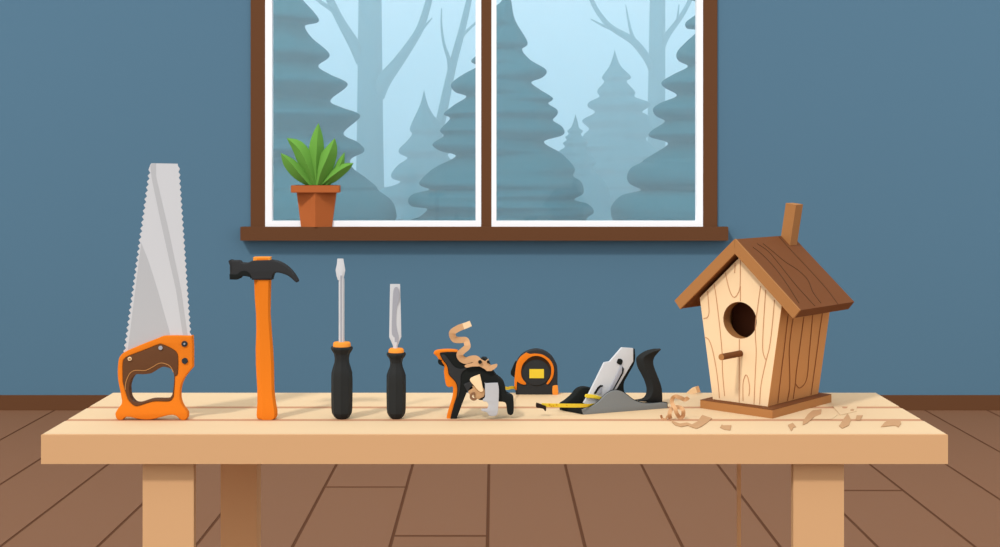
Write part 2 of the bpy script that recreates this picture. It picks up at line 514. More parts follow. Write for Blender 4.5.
for x0, x1 in ((142.6, 193.7), (793.4, 844)):
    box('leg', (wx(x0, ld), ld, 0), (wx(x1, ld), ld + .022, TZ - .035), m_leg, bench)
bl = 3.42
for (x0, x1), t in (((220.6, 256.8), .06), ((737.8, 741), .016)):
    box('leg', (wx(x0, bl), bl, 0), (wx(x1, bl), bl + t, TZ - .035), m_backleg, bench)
bm = bmesh.new()
p = wx(256.8, bl)
add_hull(bm, [(p, bl + .01, TZ - .035), (p + .021, bl + .01, TZ - .035), (p + .021, bl + .01, TZ - th - .002), (p, bl + .01, TZ - th - .022)],
             [(p, bl + .05, TZ - .035), (p + .021, bl + .05, TZ - .035), (p + .021, bl + .05, TZ - th - .002), (p, bl + .05, TZ - th - .022)])
bm_obj('corner_bracket', bm, m_backleg, bench)

# ------------------------------------------------------------ potted plant
pd = WY - .046
pc0 = wx(316, pd)
pot = thing('potted_plant', (pc0, pd, zt), 'green leafy plant in a terracotta pot on the window sill', 'plant')
def hexring(hwid, hd, z):
    return [Vector((pc0 + hwid * a, pd + hd * b, z)) for a, b in ((-1, .8), (0, -1), (1, .8), (.85, 1), (-.85, 1))]
def s2z(py): return H - (py - CY) / F * pd
k = pd / F
bm = bmesh.new()
add_hull(bm, hexring(20.6 * k, .040, s2z(189)), hexring(15.6 * k, .028, zt))
bm_obj('pot', bm, m_terra, pot)
bm = bmesh.new()
add_box(bm, (pc0 - 24 * k, pd - .046, s2z(192.6)), (pc0 + 24 * k, pd + .038, s2z(185.3)), 0, .002)
bm_obj('pot_rim', bm, m_terra, pot)
m_soil = mat('soil', '3a2a20', 1.5)
box('soil', (pc0 - 21 * k, pd - .035, s2z(186.5)), (pc0 + 21 * k, pd + .034, s2z(185.0)), m_soil, pot)
def leaf(L, M, R, dy, label=None, m=m_leaf):
    """px outlines from base to tip, ridge at the midrib"""
    n = 14
    def rs(pts):
        s = smooth_loop(pts, closed=False, k=6)
        # resample by length
        ln = [0]
        for a, b in zip(s, s[1:]): ln.append(ln[-1] + math.hypot(a[0] - b[0], a[1] - b[1]))
        out = []
        for i in range(n):
            t = ln[-1] * i / (n - 1)
            for j in range(len(s) - 1):
                if ln[j] <= t <= ln[j + 1] + 1e-6:
                    f = (t - ln[j]) / max(1e-6, ln[j + 1] - ln[j]); out.append((s[j][0] + (s[j + 1][0] - s[j][0]) * f, s[j][1] + (s[j + 1][1] - s[j][1]) * f)); break
        return out
    l, c, r = rs(L), rs(M), rs(R)
    bm = bmesh.new(); Ls = []; Ms = []; Rs = []
    for i in range(n):
        t = i / (n - 1)
        base = pd + dy * t
        w = math.hypot(l[i][0] - r[i][0], l[i][1] - r[i][1]) * k
        Ls.append(P(*l[i], base)); Rs.append(P(*r[i], base)); Ms.append(P(*c[i], base - 0.55 * w - .0006))
    loft(bm, Ls, Ms, Rs, .0015)
    return bm_obj('leaf', bm, m, pot, 30)
leaf([(313, 186), (309, 164), (309, 147), (313, 133), (318.5, 123)], [(317, 186), (316, 165), (317, 145), (318.5, 123)], [(321, 186), (323.6, 165), (324, 146), (322, 133), (318.5, 123)], .02)
leaf([(312, 187), (298, 163), (293, 151), (286.5, 138)], [(316, 187), (305, 160), (297, 147), (286.5, 138)], [(320, 187), (316, 163), (308, 148), (299, 140), (286.5, 138)], .012)
leaf([(309, 187), (294, 178), (284, 166), (280.5, 153)], [(311, 187), (298, 172), (289, 161), (280.5, 153)], [(315, 187), (304, 170), (296, 161), (288, 156), (280.5, 153)], -.015)
leaf([(322, 187), (331, 173), (338, 160), (344.8, 152)], [(325, 187), (335, 174), (341, 163), (344.8, 152)], [(328, 187), (338, 177), (344, 166), (344.8, 152)], .006)
leaf([(313, 187), (315, 168), (320, 155), (327, 146), (334.8, 138)], [(317, 187), (321, 172), (328, 156), (334.8, 138)], [(323, 187), (331, 174), (336, 160), (337.3, 148), (334.8, 138)], -.012)
leaf([(317, 187), (326, 176), (335, 168), (344, 163.5), (353.5, 163)], [(319, 187), (331, 177), (342, 169), (353.5, 163)], [(322, 187), (335, 182), (345, 174), (350, 169), (353.5, 163)], -.02)

# ------------------------------------------------------------ hand saw
DS = 3.156
saw = thing('hand_saw', (wx(152, DS), DS + .01, TZ), 'hand saw standing on its orange handle, toothed steel blade upright, left end of workbench', 'saw')
blade = [(151.5, 163.2, 1), (177.6, 163.7, 1)]
n = 29
for i in range(n):
    t = i / n
    xr = 177.9 + (189.8 - 177.9) * t; y = 166 + (338 - 166) * t
    blade += [(xr, y, 1), (xr + 2.0, y + 3, 1)]
blade += [(190, 344, 1), (125, 360, 1)]
n = 32
for i in range(n):
    t = 1 - i / n
    xl = 151.2 + (125.2 - 151.2) * t; y = 167 + (354 - 167) * t
    blade += [(xl, y, 1), (xl - 2.0, y - 3, 1)]
blade += [(150.2, 165, 1)]
bo = plate('blade', [blade], DS + .010, .0016, m_steel, saw, curved=False)
# reflections painted as darker bands let into the blade face
s1 = plate('reflection_band', [[(150.4, 166, 1), (152, 163.4, 1), (156, 163.3, 1), (155.8, 176, 1), (168, 228, 1), (181, 290, 1), (188.2, 340, 1), (183.6, 340, 1), (176, 290, 1), (163, 232, 1), (151.6, 178, 1)]], DS + .0096, .0008, m_steel2, bo, curved=False)
tag(s1, 'narrow darker diagonal reflection painted down the blade')
s1 = plate('reflection_band', [[(141.2, 243, 1), (148, 260, 1), (157.5, 290, 1), (172, 342, 1), (127, 356, 1)]], DS + .0096, .0008, m_steel2, bo, curved=False)
tag(s1, 'broad darker reflection painted at the lower left of the blade')
outer = [(126, 351.3), (140, 345.2), (156, 339), (166, 335.8), (191.9, 336, 1), (192.4, 350), (192.4, 367.5, 1), (184.4, 377.5), (180.4, 387), (179.8, 398), (182.4, 406), (187, 412.5), (186.9, 418.3), (183.9, 420.4), (180.3, 419.6), (175.3, 415.7), (169.3, 415.2), (160.3, 417.4), (150.2, 419.7), (139.1, 419.2), (129.1, 417), (125, 417.7), (121.5, 420.2), (117, 419.2), (115.2, 414.2), (117.5, 409.2), (121.6, 403.2), (121, 396.1), (119.5, 388), (118, 380), (117.6, 370), (118.5, 360), (121, 355)]
hole = [(174.1, 375.5), (171.3, 369.2), (166.3, 367.2), (162.3, 367), (156.2, 370.2), (151.2, 373.2), (144, 374.2), (136.1, 374.4), (131.6, 378.3), (129.1, 385), (128.9, 390.1), (130.1, 397.1), (134.1, 402.2), (139.1, 403.2), (145.2, 401.4), (153.2, 399.3), (167.3, 399.1), (171.3, 396.1), (172.8, 392), (173.8, 384)]
gout = [(122.9, 380), (122.9, 363), (125, 358.5), (130.1, 355.6), (143.2, 350.6), (157.2, 345.1), (161.3, 344.3), (169.3, 347.6), (175.5, 351.6), (177.8, 357.2), (177.6, 372.8), (175.8, 375.8), (174.6, 376.4, 1), (174.3, 384), (173.6, 394), (172.6, 398), (168.3, 401.2), (153.2, 401.3), (138.1, 405.8), (133.1, 404.7), (128.6, 400), (126, 393), (124, 386)]
gout0 = [((p[0] - 150) * 1.004 + 150, (p[1] - 375) * 1.004 + 375) + tuple(p[2:]) for p in gout]
hd = plate('handle', [outer, gout0], DS, .022, m_orange, saw, bev=.0018)
gr = plate('grip_inlay', [gout, hole], DS - .0012, .0244, m_grip, hd, bev=.0003)
tag(gr, 'dark brown grip inlay around the hand hole')
bm = bmesh.new()
pts = dense([P(x, y, DS - .0016) for x, y in ((125.2, 390), (125.6, 384), (127, 379), (130.1, 373.2), (135.1, 370.4), (145.2, 370.4), (152.2, 367.2), (158.2, 363.7), (163.3, 363.2), (170, 366.2), (173.4, 372.2))])
add_ribbon(bm, pts, .0014, (0, 1, 0), .0008)
tag(bm_obj('inlay_line', bm, m_brass, gr), 'thin tan line on the brown grip')
def screw(x, y, r, m, par, lab, d=DS):
    c = P(x, y, d); bm = bmesh.new()
    rr = r * d / F
    bmesh.ops.create_cone(bm, cap_ends=True, segments=20, radius1=rr, radius2=rr, depth=.004, matrix=Matrix.Translation(c + Vector((0, -.001, 0))) @ Matrix.Rotation(math.pi / 2, 4, 'X'))
    bmesh.ops.bevel(bm, geom=[e for e in bm.edges], offset=.0004, segments=1, affect='EDGES')
    return tag(bm_obj('screw', bm, m, par, 30), lab)
m_bolt = mat('dark_bolt', '33383c', EV)
a = screw(184.6, 343.8, 3.0, m_bolt, hd, 'upper dark screw'); screw(184.6, 343.8, 1.0, m_steel3, a, 'pale screw centre', DS - .002)
screw(184.9, 360.8, 3.0, m_bolt, hd, 'lower dark screw')
screw(160.7, 347.8, 2.1, m_steel3, gr, 'grey rivet', DS - .001)
screw(129.9, 358.8, 2.0, m_cream, gr, 'pale ringed rivet', DS - .001)
screw(129.9, 358.8, 1.2, m_brass, gr, 'tan rivet core', DS - .0018)

# ------------------------------------------------------------ claw hammer
ham = thing('claw_hammer', (wx(265, DS), DS + .015, TZ), 'black-headed claw hammer standing upright on its orange handle, right of the saw', 'hammer')
rows = [(258.5, 253.4, 269.6), (262, 253.2, 270.0), (280, 254.2, 270.9), (300, 255.0, 270.4), (315, 256.2, 270.2), (332, 256.4, 271.4), (350, 255.8, 272.8), (365, 256.0, 273.6), (390, 257.4, 274.0), (403, 257.5, 275.4), (411, 257.0, 277.0), (416, 256.7, 277.2), (419, 257.3, 276.0), (420, 259, 273.5)]
bm = bmesh.new(); rr = []
for y, xl, xr in rows:
    dh = DS + .012; w = (xr - xl) * dh / F; x = wx(xl, dh); hdp = .013
    z = wz(y, DS)
    if y > 419.5: z = TZ
    rr.append([bm.verts.new((x + w * u, DS + .014 + hdp * v, z)) for u, v in ((0, -.3), (.30, -1), (.90, -1), (1, -.5), (1, .4), (.8, 1), (.25, 1), (0, .6))])
for a, b in zip(rr, rr[1:]):
    for i in range(8): bm.faces.new((a[i], a[(i + 1) % 8], b[(i + 1) % 8], b[i]))
bm.faces.new(rr[0][::-1]); bm.faces.new(rr[-1])
ho = bm_obj('handle', bm, m_orange, ham, 20)
head = [(229.5, 261.6), (230.5, 260.8), (238.2, 260.9), (241.1, 262.9), (247.1, 263), (252.2, 260.9), (261, 260.3), (270.8, 260.3), (278.3, 262), (286.3, 266.6), (292.8, 273.4), (297.2, 280.8), (296.2, 282.6), (293.8, 280.8), (288.3, 276.1), (280.3, 273.1), (275.3, 272.9), (272.8, 275.1), (271.6, 280, 1), (251.7, 280, 1), (250.2, 277.1), (244.1, 275.9), (240.6, 276.9), (237.6, 279.3), (229.8, 279.3, 1)]
he = plate('head', [head], DS - .003, .034, m_dark, ham, bev=.003)
under = plate('poll_lower_edge', [[(229.3, 274.3, 1), (237, 274.2), (240.5, 271.4), (246, 271), (250, 274.2), (250.6, 278), (250.2, 277.3), (244.1, 276.1), (240.6, 277.1), (237.6, 279.5), (229.6, 279.5, 1)]], DS - .0045, .037, m_black, he, bev=.001)  # blacker strip laid along the lower edge of the poll
tag(under, 'blacker lower edge of the striking end')
tag(plate('wedge', [[(253.2, 258.2), (254.3, 257.2), (269, 257.2), (270, 258.5), (270, 262, 1), (253.2, 262, 1)]], DS + .002, .024, m_orange2, he, bev=.001), 'light orange handle end showing above the head')

# ------------------------------------------------------------ screwdriver and chisel
def tool_handle(cx, stations, root):
    c = (wx(cx, DS), DS + .02)
    prof = [(r * DS / F, wz(y, DS)) for y, r in stations]
    prof = [(r, max(z, TZ)) for r, z in prof]
    lathe('handle', prof, c, m_black2, root, 8, 18)
m_black2 = mat('fluted_rubber', '2b2c2b', EV, rough=.6, spec=.1)
sd = thing('screwdriver', (wx(340.8, DS), DS + .02, TZ), 'flat screwdriver with long thin steel shaft standing on its black handle between hammer and chisel', 'screwdriver')
tool_handle(340.9, [(347.6, 10.6), (349.5, 11.2), (351.5, 10.2), (355, 8.0), (359.5, 7.2), (364, 7.6), (369, 9.2), (373.5, 10.5), (380, 10.8), (395, 10.8), (410, 10.6), (414.5, 10.0), (418, 8), (420, 5.5)], sd)
c = (wx(340.9, DS), DS + .02); kk = DS / F
lathe('collar', [(8.9 * kk, wz(348, DS)), (8.7 * kk, wz(344.2, DS)), (7.6 * kk, wz(343, DS))], c, m_orange2, sd, 32, 50)
bm = bmesh.new()
add_lathe(bm, [(2.9 * kk, wz(344, DS)), (2.9 * kk, wz(279, DS))], (wx(340.6, DS), DS + .02), 12)
def plank_rows(bm, rows, d):
    rr = []
    for y, x0, x1, t in rows:
        rr.append([bm.verts.new((wx(x, d), d + s * t / 2, wz(y, d))) for x, s in ((x0, -.3), (x0 + (x1 - x0) * .25, -1), (x1 - (x1 - x0) * .25, -1), (x1, -.3), (x1, .3), (x1 - (x1 - x0) * .25, 1), (x0 + (x1 - x0) * .25, 1), (x0, .3))])
    for a, b in zip(rr, rr[1:]):
        for i in range(8): bm.faces.new((a[i], a[(i + 1) % 8], b[(i + 1) % 8], b[i]))
    bm.faces.new(rr[0][::-1]); bm.faces.new(rr[-1])
plank_rows(bm, [(280, 337.9, 343.2, .010), (276, 336.6, 344.2, .009), (270, 335.6, 345.3, .007), (264, 336.9, 344.2, .004), (258.6, 337.4, 343.3, .002)], DS + .02)
sf_ = bm_obj('shaft', bm, m_steel, sd, 30)
box('groove_strip', (wx(340.4, DS + .014), DS + .0136, wz(344, DS)), (wx(341.7, DS + .014), DS + .016, wz(276, DS)), m_steel3, sf_)  # strip of duller steel laid down the shaft in place of a groove

chs = thing('chisel', (wx(395.6, DS), DS + .02, TZ), 'wood chisel with broad flat steel blade standing on its black handle right of the screwdriver', 'chisel')
tool_handle(395.6, [(353.5, 9.2), (355.3, 9.8), (357.5, 8.9), (360, 6.9), (364, 6.0), (368, 6.6), (372, 8.2), (376.5, 9.7), (383, 9.8), (397, 9.8), (410, 9.6), (414.5, 9.1), (418, 7.2), (420, 5)], chs)
c = (wx(395.6, DS), DS + .02)
lathe('collar', [(7.9 * kk, wz(354, DS)), (7.6 * kk, wz(350.6, DS)), (6.2 * kk, wz(349.3, DS))], c, m_orange2, chs, 32, 50)
bm = bmesh.new()
plank_rows(bm, [(351, 393.1, 397.6, .008), (346, 393.2, 397.6, .008), (341, 391, 399.5, .007), (337, 389.2, 401.3, .006), (320, 389.5, 401.0, .005), (300, 389.8, 400.5, .004), (284, 390.1, 400.1, .002)], DS + .02)
cb = bm_obj('blade', bm, m_steel, chs, 20)
tag(plate('ground_hollow', [[(391.8, 330), (392.8, 300), (394, 289), (397, 287.2), (399, 291), (399.2, 300), (396.6, 309), (396.2, 325), (398.6, 337), (396.8, 345), (394.6, 345), (394.8, 338), (393, 336)]], DS + .0164, .001, m_steel3, cb), 'duller hollow ground down the blade')

# ------------------------------------------------------------ black and orange block plane, tipped up
DB = 3.17
bp = thing('block_plane', (wx(478, DB), DB + .02, TZ), 'black plane with orange back edge and hanging grey cutter, left of the tape measure', 'hand plane')
blk = [(440, 354.2), (442, 352.5), (457, 352.4), (463, 357), (470, 360.5), (479, 361), (482, 358.6), (486.5, 359), (489.5, 364), (492.3, 370), (496, 375.5), (502.4, 381), (505, 387), (506.2, 393), (511.4, 396), (513.6, 399.5), (513.5, 412.5), (510.4, 415.2), (507.4, 413), (506.1, 404.5), (504, 402.2), (499, 401.7), (484, 400.4), (480, 400.2), (478, 398.6), (478, 392, 1), (467.4, 391, 1), (463.2, 401.2), (456.9, 418), (455, 420.4), (451.6, 420.4), (450.5, 418), (453.5, 406), (456.6, 396), (457, 387.1), (454.6, 381.1), (449, 375), (448, 370), (446.6, 365.3), (442.1, 359.2)]
bb = plate('body', [blk], DB, .034, m_black, bp, bev=.002)
org = [(433.6, 353.6), (436, 351.2), (446, 350), (456.4, 350.7), (457.2, 353.2), (443, 354, 1), (441.5, 355.5), (443.5, 360), (448, 365.3), (449.5, 370), (450, 375), (455.4, 381.1), (458, 388), (457.3, 396), (454, 407), (452.4, 418), (452.2, 420.4), (448.6, 420.4), (446.8, 418), (447.4, 413.5), (451.6, 400.2), (453, 391.1), (452.4, 386.8), (449.1, 387.3), (446.3, 385.6), (444.9, 380), (443.9, 372), (444, 366.3), (440, 363), (442.4, 361, 1), (438.5, 359.2), (436.6, 356.3)]
tag(plate('back_edge', [org], DB + .004, .026, m_orange, bb, bev=.002), 'orange back edge')
tag(plate('catch', [[(438, 360.6), (439.5, 360), (442, 362.5), (444.2, 366.2), (441.5, 365.6), (438.6, 363.8)]], DB + .001, .03, m_black, bb, bev=.0006), 'small black catch on the orange edge')
tag(plate('side_highlight', [[(441.2, 355), (445, 355.2), (449, 360), (454, 366.5), (460, 369), (468, 368), (463, 371.5), (460.8, 376), (460.6, 383), (459.8, 391), (457.8, 398), (457.8, 387), (455.2, 381), (449.8, 375), (448.8, 370), (447.2, 365), (442.8, 359)]], DB - .002, .004, m_dark, bb, bev=.0008), 'dark grey highlight painted as a raised cheek')  # highlight on the black body put into a dark grey plate
tag(plate('clamp_block', [[(463.5, 384.4, 1), (471, 381.4, 1), (473.4, 388.2, 1), (467.4, 392, 1)]], DB - .005, .012, m_dark, bb, bev=.0008, curved=False), 'dark grey block')
tag(plate('wedge', [[(470, 379.3), (478.8, 375), (480.2, 376), (483, 389), (482.5, 391.6), (479.4, 391.6), (474.2, 386)]], DB - .008, .012, m_cream, bb, bev=.001), 'cream wooden wedge')
tag(plate('wooden_cam', [[(472.7, 385.8), (479, 391.6), (482.5, 391), (483.4, 388), (484.8, 391), (484.2, 396), (481.5, 397.8), (478.5, 399), (475.5, 398.4), (473.5, 396), (474.6, 393.6), (472, 393), (470.4, 395.4), (468.2, 390.6)]], DB - .005, .008, mat('tan_wood', 'c69a6e', EV), bb, bev=.0006), 'tan wooden piece beneath the wedge')
bm = bmesh.new()
pts = [P(473.8 + 3.0 * math.cos(t), 396.4 + 3.0 * math.sin(t), DB - .006) for t in [math.radians(-70 - 25 * i) for i in range(11)]]
add_ribbon(bm, pts, .005, (0, 1, 0), .006)
tag(bm_obj('curl', bm, mat('curl_brown', '8a6448', EV), bb), 'small brown curl')
cut = [(485, 384.3), (486, 383.4), (496.8, 383), (498, 384), (498.9, 390), (498.6, 401), (497.7, 412.5), (495.3, 415.7), (489.6, 415.7), (486.8, 412.4), (482, 411), (481.6, 409.6), (483.5, 408.8), (487.2, 408.6), (488.4, 404.5), (486.5, 401.8), (483.6, 401.4), (482.8, 399.6), (485, 396.5)]
plate('cutter', [cut], DB - .010, .005, mat('cutter_steel', 'bcbcbe', EV), bp, bev=.0005)

# long zigzag shaving rising from it
sh = bmesh.new()
cl = [(470.8, 323.4), (466, 325.4), (459, 328.0), (453.2, 331.5), (452.2, 334.5), (454.6, 339.2), (460, 340), (465.6, 340), (467, 343.4), (467.2, 347), (462.6, 351), (459.6, 354.6), (461.6, 358.6), (466, 360.6), (471.5, 359), (476, 359.2), (479, 362), (484, 364.6), (489, 367.6), (492.5, 368.2)]
dz = [0, -.002, -.004, -.004, -.002, .002, .005, .004, .0, -.004, -.005, -.003, .001, .003, .002, 0, -.002, -.003, -.003, -.002]
pts = dense([P(x, y, DB - .006 + q) for (x, y), q in zip(cl, dz)], 5)
wd = []
base_w = [5.6, 6.0, 6.4, 6.4, 6.6, 6.6, 6.2, 5.8, 6.2, 6.2, 6.0, 6.4, 6.8, 6.6, 6.6, 7.0, 7.2, 7.0, 6.6, 5.2]
for i in range(len(base_w) - 1):
    for s in range(5): wd.append((base_w[i] + (base_w[i + 1] - base_w[i]) * s / 5) * DB / F)
wd.append(base_w[-1] * DB / F)
add_ribbon(sh, pts, 0, (0, 1, 0), .0018, wids=wd)
for v in sh.verts: pass
for f in sh.faces:
    if f.calc_center_median().x > wx(463.2, DB) and f.calc_center_median().z > wz(331, DB): f.material_index = 1
sv = bm_obj('wood_shaving', sh, [m_shave, m_cream])
tag(sv, 'tall zigzag wood shaving curling up out of the black and orange plane', 'wood shaving')
tag(plate('splinter', [[(464.6, 366.4), (466, 364.6), (472, 363), (478, 361), (484, 363), (490, 365), (493, 364.6), (497.1, 364), (496.6, 367), (492.8, 370), (488.5, 371), (486, 370.4), (483, 366.6), (478, 366.4), (472, 366.6), (467, 367.6)]], DB - .010, .0015, m_shave, sv), 'pointed lower end of the shaving')
tag(plate('splinter', [[(484.2, 363.2, 1), (486, 360.4), (488.6, 358.6, 1), (488.4, 361.5), (487.6, 364.2, 1)]], DB - .0105, .0015, m_shave, sv, curved=False), 'small upright splinter')
for x, y, r in ((480, 361.9, 1.9), (488.2, 361.8, 1.4)):
    screw(x, y, r, m_black, bb, 'small black knob', DB - .0125)

# ------------------------------------------------------------ tape measure
DT = 3.512
def tp(pts): return [(500 + p[0] / 9.95, 340 + p[1] / 9.95) + tuple(p[2:]) for p in pts]
by = 170 + .526 * F / DT
tm = thing('tape_measure', (wx(536, DT), DT + .018, TZ), 'round-topped black and orange tape measure with yellow label at the back of the workbench', 'tape measure')
body = tp([(145, 400), (150, 300), (170, 220), (210, 160), (270, 120), (350, 98), (430, 110), (510, 160), (558, 235), (572, 300)]) + [(557.5, by, 1), (515.8, by, 1)]
tb = plate('case', [body], DT, .034, m_dark, tm, bev=.002)
oc = tp([(145, 490, 1), (144, 400), (158, 270), (172, 218), (208, 165), (262, 126, 1), (300, 140), (350, 136), (430, 150), (500, 200), (532, 262), (537, 320), (522, 380), (482, 438), (464, 432), (500, 370), (510, 310), (500, 250), (450, 190), (370, 160), (290, 185), (230, 240), (210, 320), (222, 382), (258, 430), (250, 445), (215, 440), (170, 415, 1), (166, 497, 1), (152, 497, 1)])
tag(plate('shell', [oc], DT - .003, .006, m_orange, tb, bev=.0008), 'orange band curving round the case')
bm = bmesh.new()
ctr = P(536.2, 371.0, DT - .0012)
bmesh.ops.create_cone(bm, cap_ends=True, segments=48, radius1=14.2 * DT / F, radius2=14.2 * DT / F, depth=.0024, matrix=Matrix.Translation(ctr) @ Matrix.Rotation(math.pi / 2, 4, 'X'))
dsk = bm_obj('hub_disc', bm, m_dark, tb, 30)
bm = bmesh.new()
arc = [P(536.2 + 13.4 * math.cos(t), 371.0 + 13.4 * math.sin(t), DT - .0022) for t in [math.radians(-172 + 164 * i / 24) for i in range(25)]]
add_ribbon(bm, arc, .008, (0, 1, 0), .002, wids=[max(.001, .0085 * math.sin(math.pi * i / 24)) for i in range(25)])
tag(bm_obj('rim_shadow', bm, mat('umber_shadow', '36210f', EV), dsk), 'dark brown painted shadow crescent round the top of the disc')  # shadow over the disc top, painted as a crescent
tag(plate('label', [[(529.4, 369.1, 1), (543.9, 369.1, 1), (543.9, 378.2, 1), (529.4, 378.2, 1)]], DT - .0034, .0014, m_yellow, dsk, curved=False), 'plain yellow label')
tag(plate('lock_button', [tp([(150, 228), (165, 220), (179, 228), (168, 300), (152, 362), (140, 370), (112, 348), (110, 320)])], DT + .004, .022, m_black, tb, bev=.001), 'black lock button')
tag(plate('corner_bumper', [[(552.6, 387), (554, 385.6), (557.2, 385.4), (557.9, 387), (557.9, by), (552.8, by)]], DT - .0025, .03, m_orange2, tb, bev=.0008), 'light orange corner')
bm = bmesh.new()
add_ribbon(bm, dense([P(515.5, 387.6, DT + .012), P(511, 387.6, DT - .06), P(508, 388.4, DT - .10), P(504, 388.0, DT - .20), P(498, 389.2, DT - .31)], 5), .0068, (.98, -.12, 0), .0008)
tag(bm_obj('tape_blade', bm, m_yellow, tm), 'yellow tape pulled out to the left')

# ------------------------------------------------------------ bench plane (grey sides)
ax_ = Vector((.908, .418, 0)).normalized(); nb = Vector((-ax_.y, ax_.x, 0))
N0 = on_bench(583.3, 414.7)
pl = thing('bench_plane', (N0.x + .09, N0.y + .07, TZ), 'grey-sided bench plane with steel iron and black curved handle, left of the birdhouse', 'hand plane')
side = [(582.6, 409.2, 1), (590, 407.2), (593.5, 405.8), (599, 402), (605.1, 395.6), (610.6, 391.8), (616.6, 390.4), (622.2, 391.6), (627.2, 395.1), (633.2, 399.6), (640.3, 402.4), (649.3, 403.7), (662.4, 402.7), (667.1, 403.2, 1), (667.4, 408.3, 1), (583.3, 414.7, 1)]
s_ = plate('side_cheek', [side], 0, .005, m_grey, pl, axis=ax_, org=N0, bev=.0004)
tag(s_, 'grey painted near side')
def shifted(name, loops, off, thick, m, par, bev=.0004, label=None, curved=True):
    o = plate(name, loops, 0, thick, m, par, axis=ax_, org=N0 + nb * off, bev=bev, curved=curved)
    if label: tag(o, label)
    return o
farside = [(585, 406.5, 1)] + [(p[0], p[1] - .8) + tuple(p[2:]) for p in side[1:14]] + [(667.1, 403.4, 1), (583.3, 409.4, 1)]
shifted('side_cheek', [farside], .058, .005, m_black, pl, label='black far side')
edge = [(p[0] + (.4 if p[0] > 660 else -.3), p[1] - (.8 if p[1] < 408 else 1.1)) + tuple(p[2:]) for p in side]
shifted('cheek_edging', [edge], .0052, .003, m_black, pl, label='black edge line of the near side')
# sole with nose
Lc = on_bench(559.6, 410.2)
wv = nb * .062
b0 = N0 + Vector((0, 0, .0002)); e0 = on_bench(667.4, 408.3)
e0 = b0 + ax_ * (e0 - b0).dot(ax_)
bm = bmesh.new()
nose = [b0 + nb * .0055, e0 + nb * .0055, e0 + nb * .0575, b0 + nb * .0575]
add_hull(bm, [v + Vector((0, 0, .0065)) for v in nose], [v.copy() for v in nose])
bm_obj('sole', bm, m_black, pl)
n1 = b0.copy(); n2 = on_bench(559.6, 410.2); n3 = b0 + nb * .062
zt1 = Vector((0, 0, .0135)); zt2 = Vector((0, 0, .006))
bm = bmesh.new()
add_hull(bm, [n1 + zt1, n2 + zt2, n3 + zt1], [n1, n2 + Vector((0, 0, .001)), n3])
bm_obj('nose', bm, m_black, pl)
MID = .031
kn = [(563.5, 404.5), (569, 400.5), (575, 395.2), (579.5, 389.8), (585, 387.2), (591.5, 387.8), (594, 391), (592, 400), (588, 407), (566, 407)]
shifted('front_knob', [kn], .045, .022, m_black, pl, .003, 'black rounded front knob')
iron = [(622.2, 347.5, 1), (633.2, 348.2, 1), (633.2, 361.2, 1), (615.4, 391, 1), (608, 399, 1), (596, 405, 1), (586, 405, 1), (584, 403, 1), (589.5, 393.3, 1), (604.6, 362.6, 1), (610.2, 361.4, 1)]
ir = shifted('iron', [iron], MID - .006, .006, m_steel, pl, 0.0003, 'bright steel plane iron', curved=False)
shifted('frog', [[(624, 348.4, 1), (634.8, 348.8, 1), (634.8, 361.8), (628, 375), (624, 383), (624.4, 392), (628, 400), (632, 406), (598, 406, 1), (604, 390, 1)]], MID + .001, .012, m_black, pl, label='black wedge behind the iron')
shifted('lever_cap', [[(621.8, 364.6, 1), (624.0, 368.2), (623.2, 372), (612.8, 389.6, 1), (608.6, 391.6, 1), (618.6, 372, 1)]], MID - .009, .003, m_steel3, ir, label='dull grey lever along the iron', curved=False)
shifted('slot_edge', [[(622.4, 366.6, 1), (624.2, 368.8, 1), (623.4, 373.2, 1), (614.6, 389, 1), (612.6, 390, 1), (622, 372.6, 1)]], MID - .0095, .002, m_black, ir, label='black line beside the lever', curved=False)
shifted('slot', [[(619, 358.8), (621.6, 359.2), (622.8, 361.2), (621.2, 364.8), (617.4, 363), (618, 360)]], MID - .008, .003, m_black, ir, label='black slot in the iron')
shifted('small_slot', [[(594, 393.6, 1), (598, 387.2), (600.8, 385), (603.2, 385.4), (603, 386.6), (600.6, 387), (598.4, 390), (596, 394, 1)]], MID - .008, .003, m_black, ir, label='lower black slot', curved=False)
shifted('slot_face', [[(600.9, 387.1, 1), (602.4, 387, 1), (601, 394.6, 1), (597, 394, 1)]], MID - .0078, .002, m_steel3, ir, curved=False)
yb = [(585.6, 395.6), (587.5, 394.2), (594, 394.8), (602, 397, 1), (600.2, 399.8, 1), (594, 398.4), (586.5, 397.8)]
shifted('yellow_band', [yb], MID - .0105, .004, m_yellow, ir, label='yellow strap across the foot of the iron')
# rear handle with a ridge
tl = [(660.9, 349.2), (654.4, 348.6), (645.3, 350.9), (638.3, 355.4), (636.1, 359.4), (637.6, 367.1), (641, 373.6), (644.3, 380.4), (646.4, 388), (645.8, 394.1), (642.3, 398.1), (634.2, 399.6)]
tmid = [(660.9, 349.5), (655.5, 351), (650, 353.2), (645.3, 356), (643.4, 359.4), (645, 366), (648.4, 373.6), (651.6, 380.4), (653.2, 388), (652, 394.6), (648, 399.5), (639, 401.2)]
tr_ = [(660.9, 349.8), (659.4, 351.2), (657.6, 353.2), (654.6, 357), (653.3, 361.0), (653.8, 366), (656.6, 373.6), (659.3, 380.4), (661.4, 387), (662.3, 394.1), (662.4, 400), (662.3, 403.4)]
def onp(x, y, o): return ray_plane(x, y, N0 + nb * o, nb)
bm = bmesh.new()
dn = lambda s: [p for p in smooth_loop(s, closed=False, k=4)]
Ls = [onp(x, y, MID) for x, y in dn(tl)]; Ms = [onp(x, y, MID - .009) for x, y in dn(tmid)]; Rs = [onp(x, y, MID + .002) for x, y in dn(tr_)]
loft(bm, Ls, Ms, Rs, .022)
bm_obj('rear_handle', bm, mat('handle_black', '2e2f2e', EV), pl, 25)

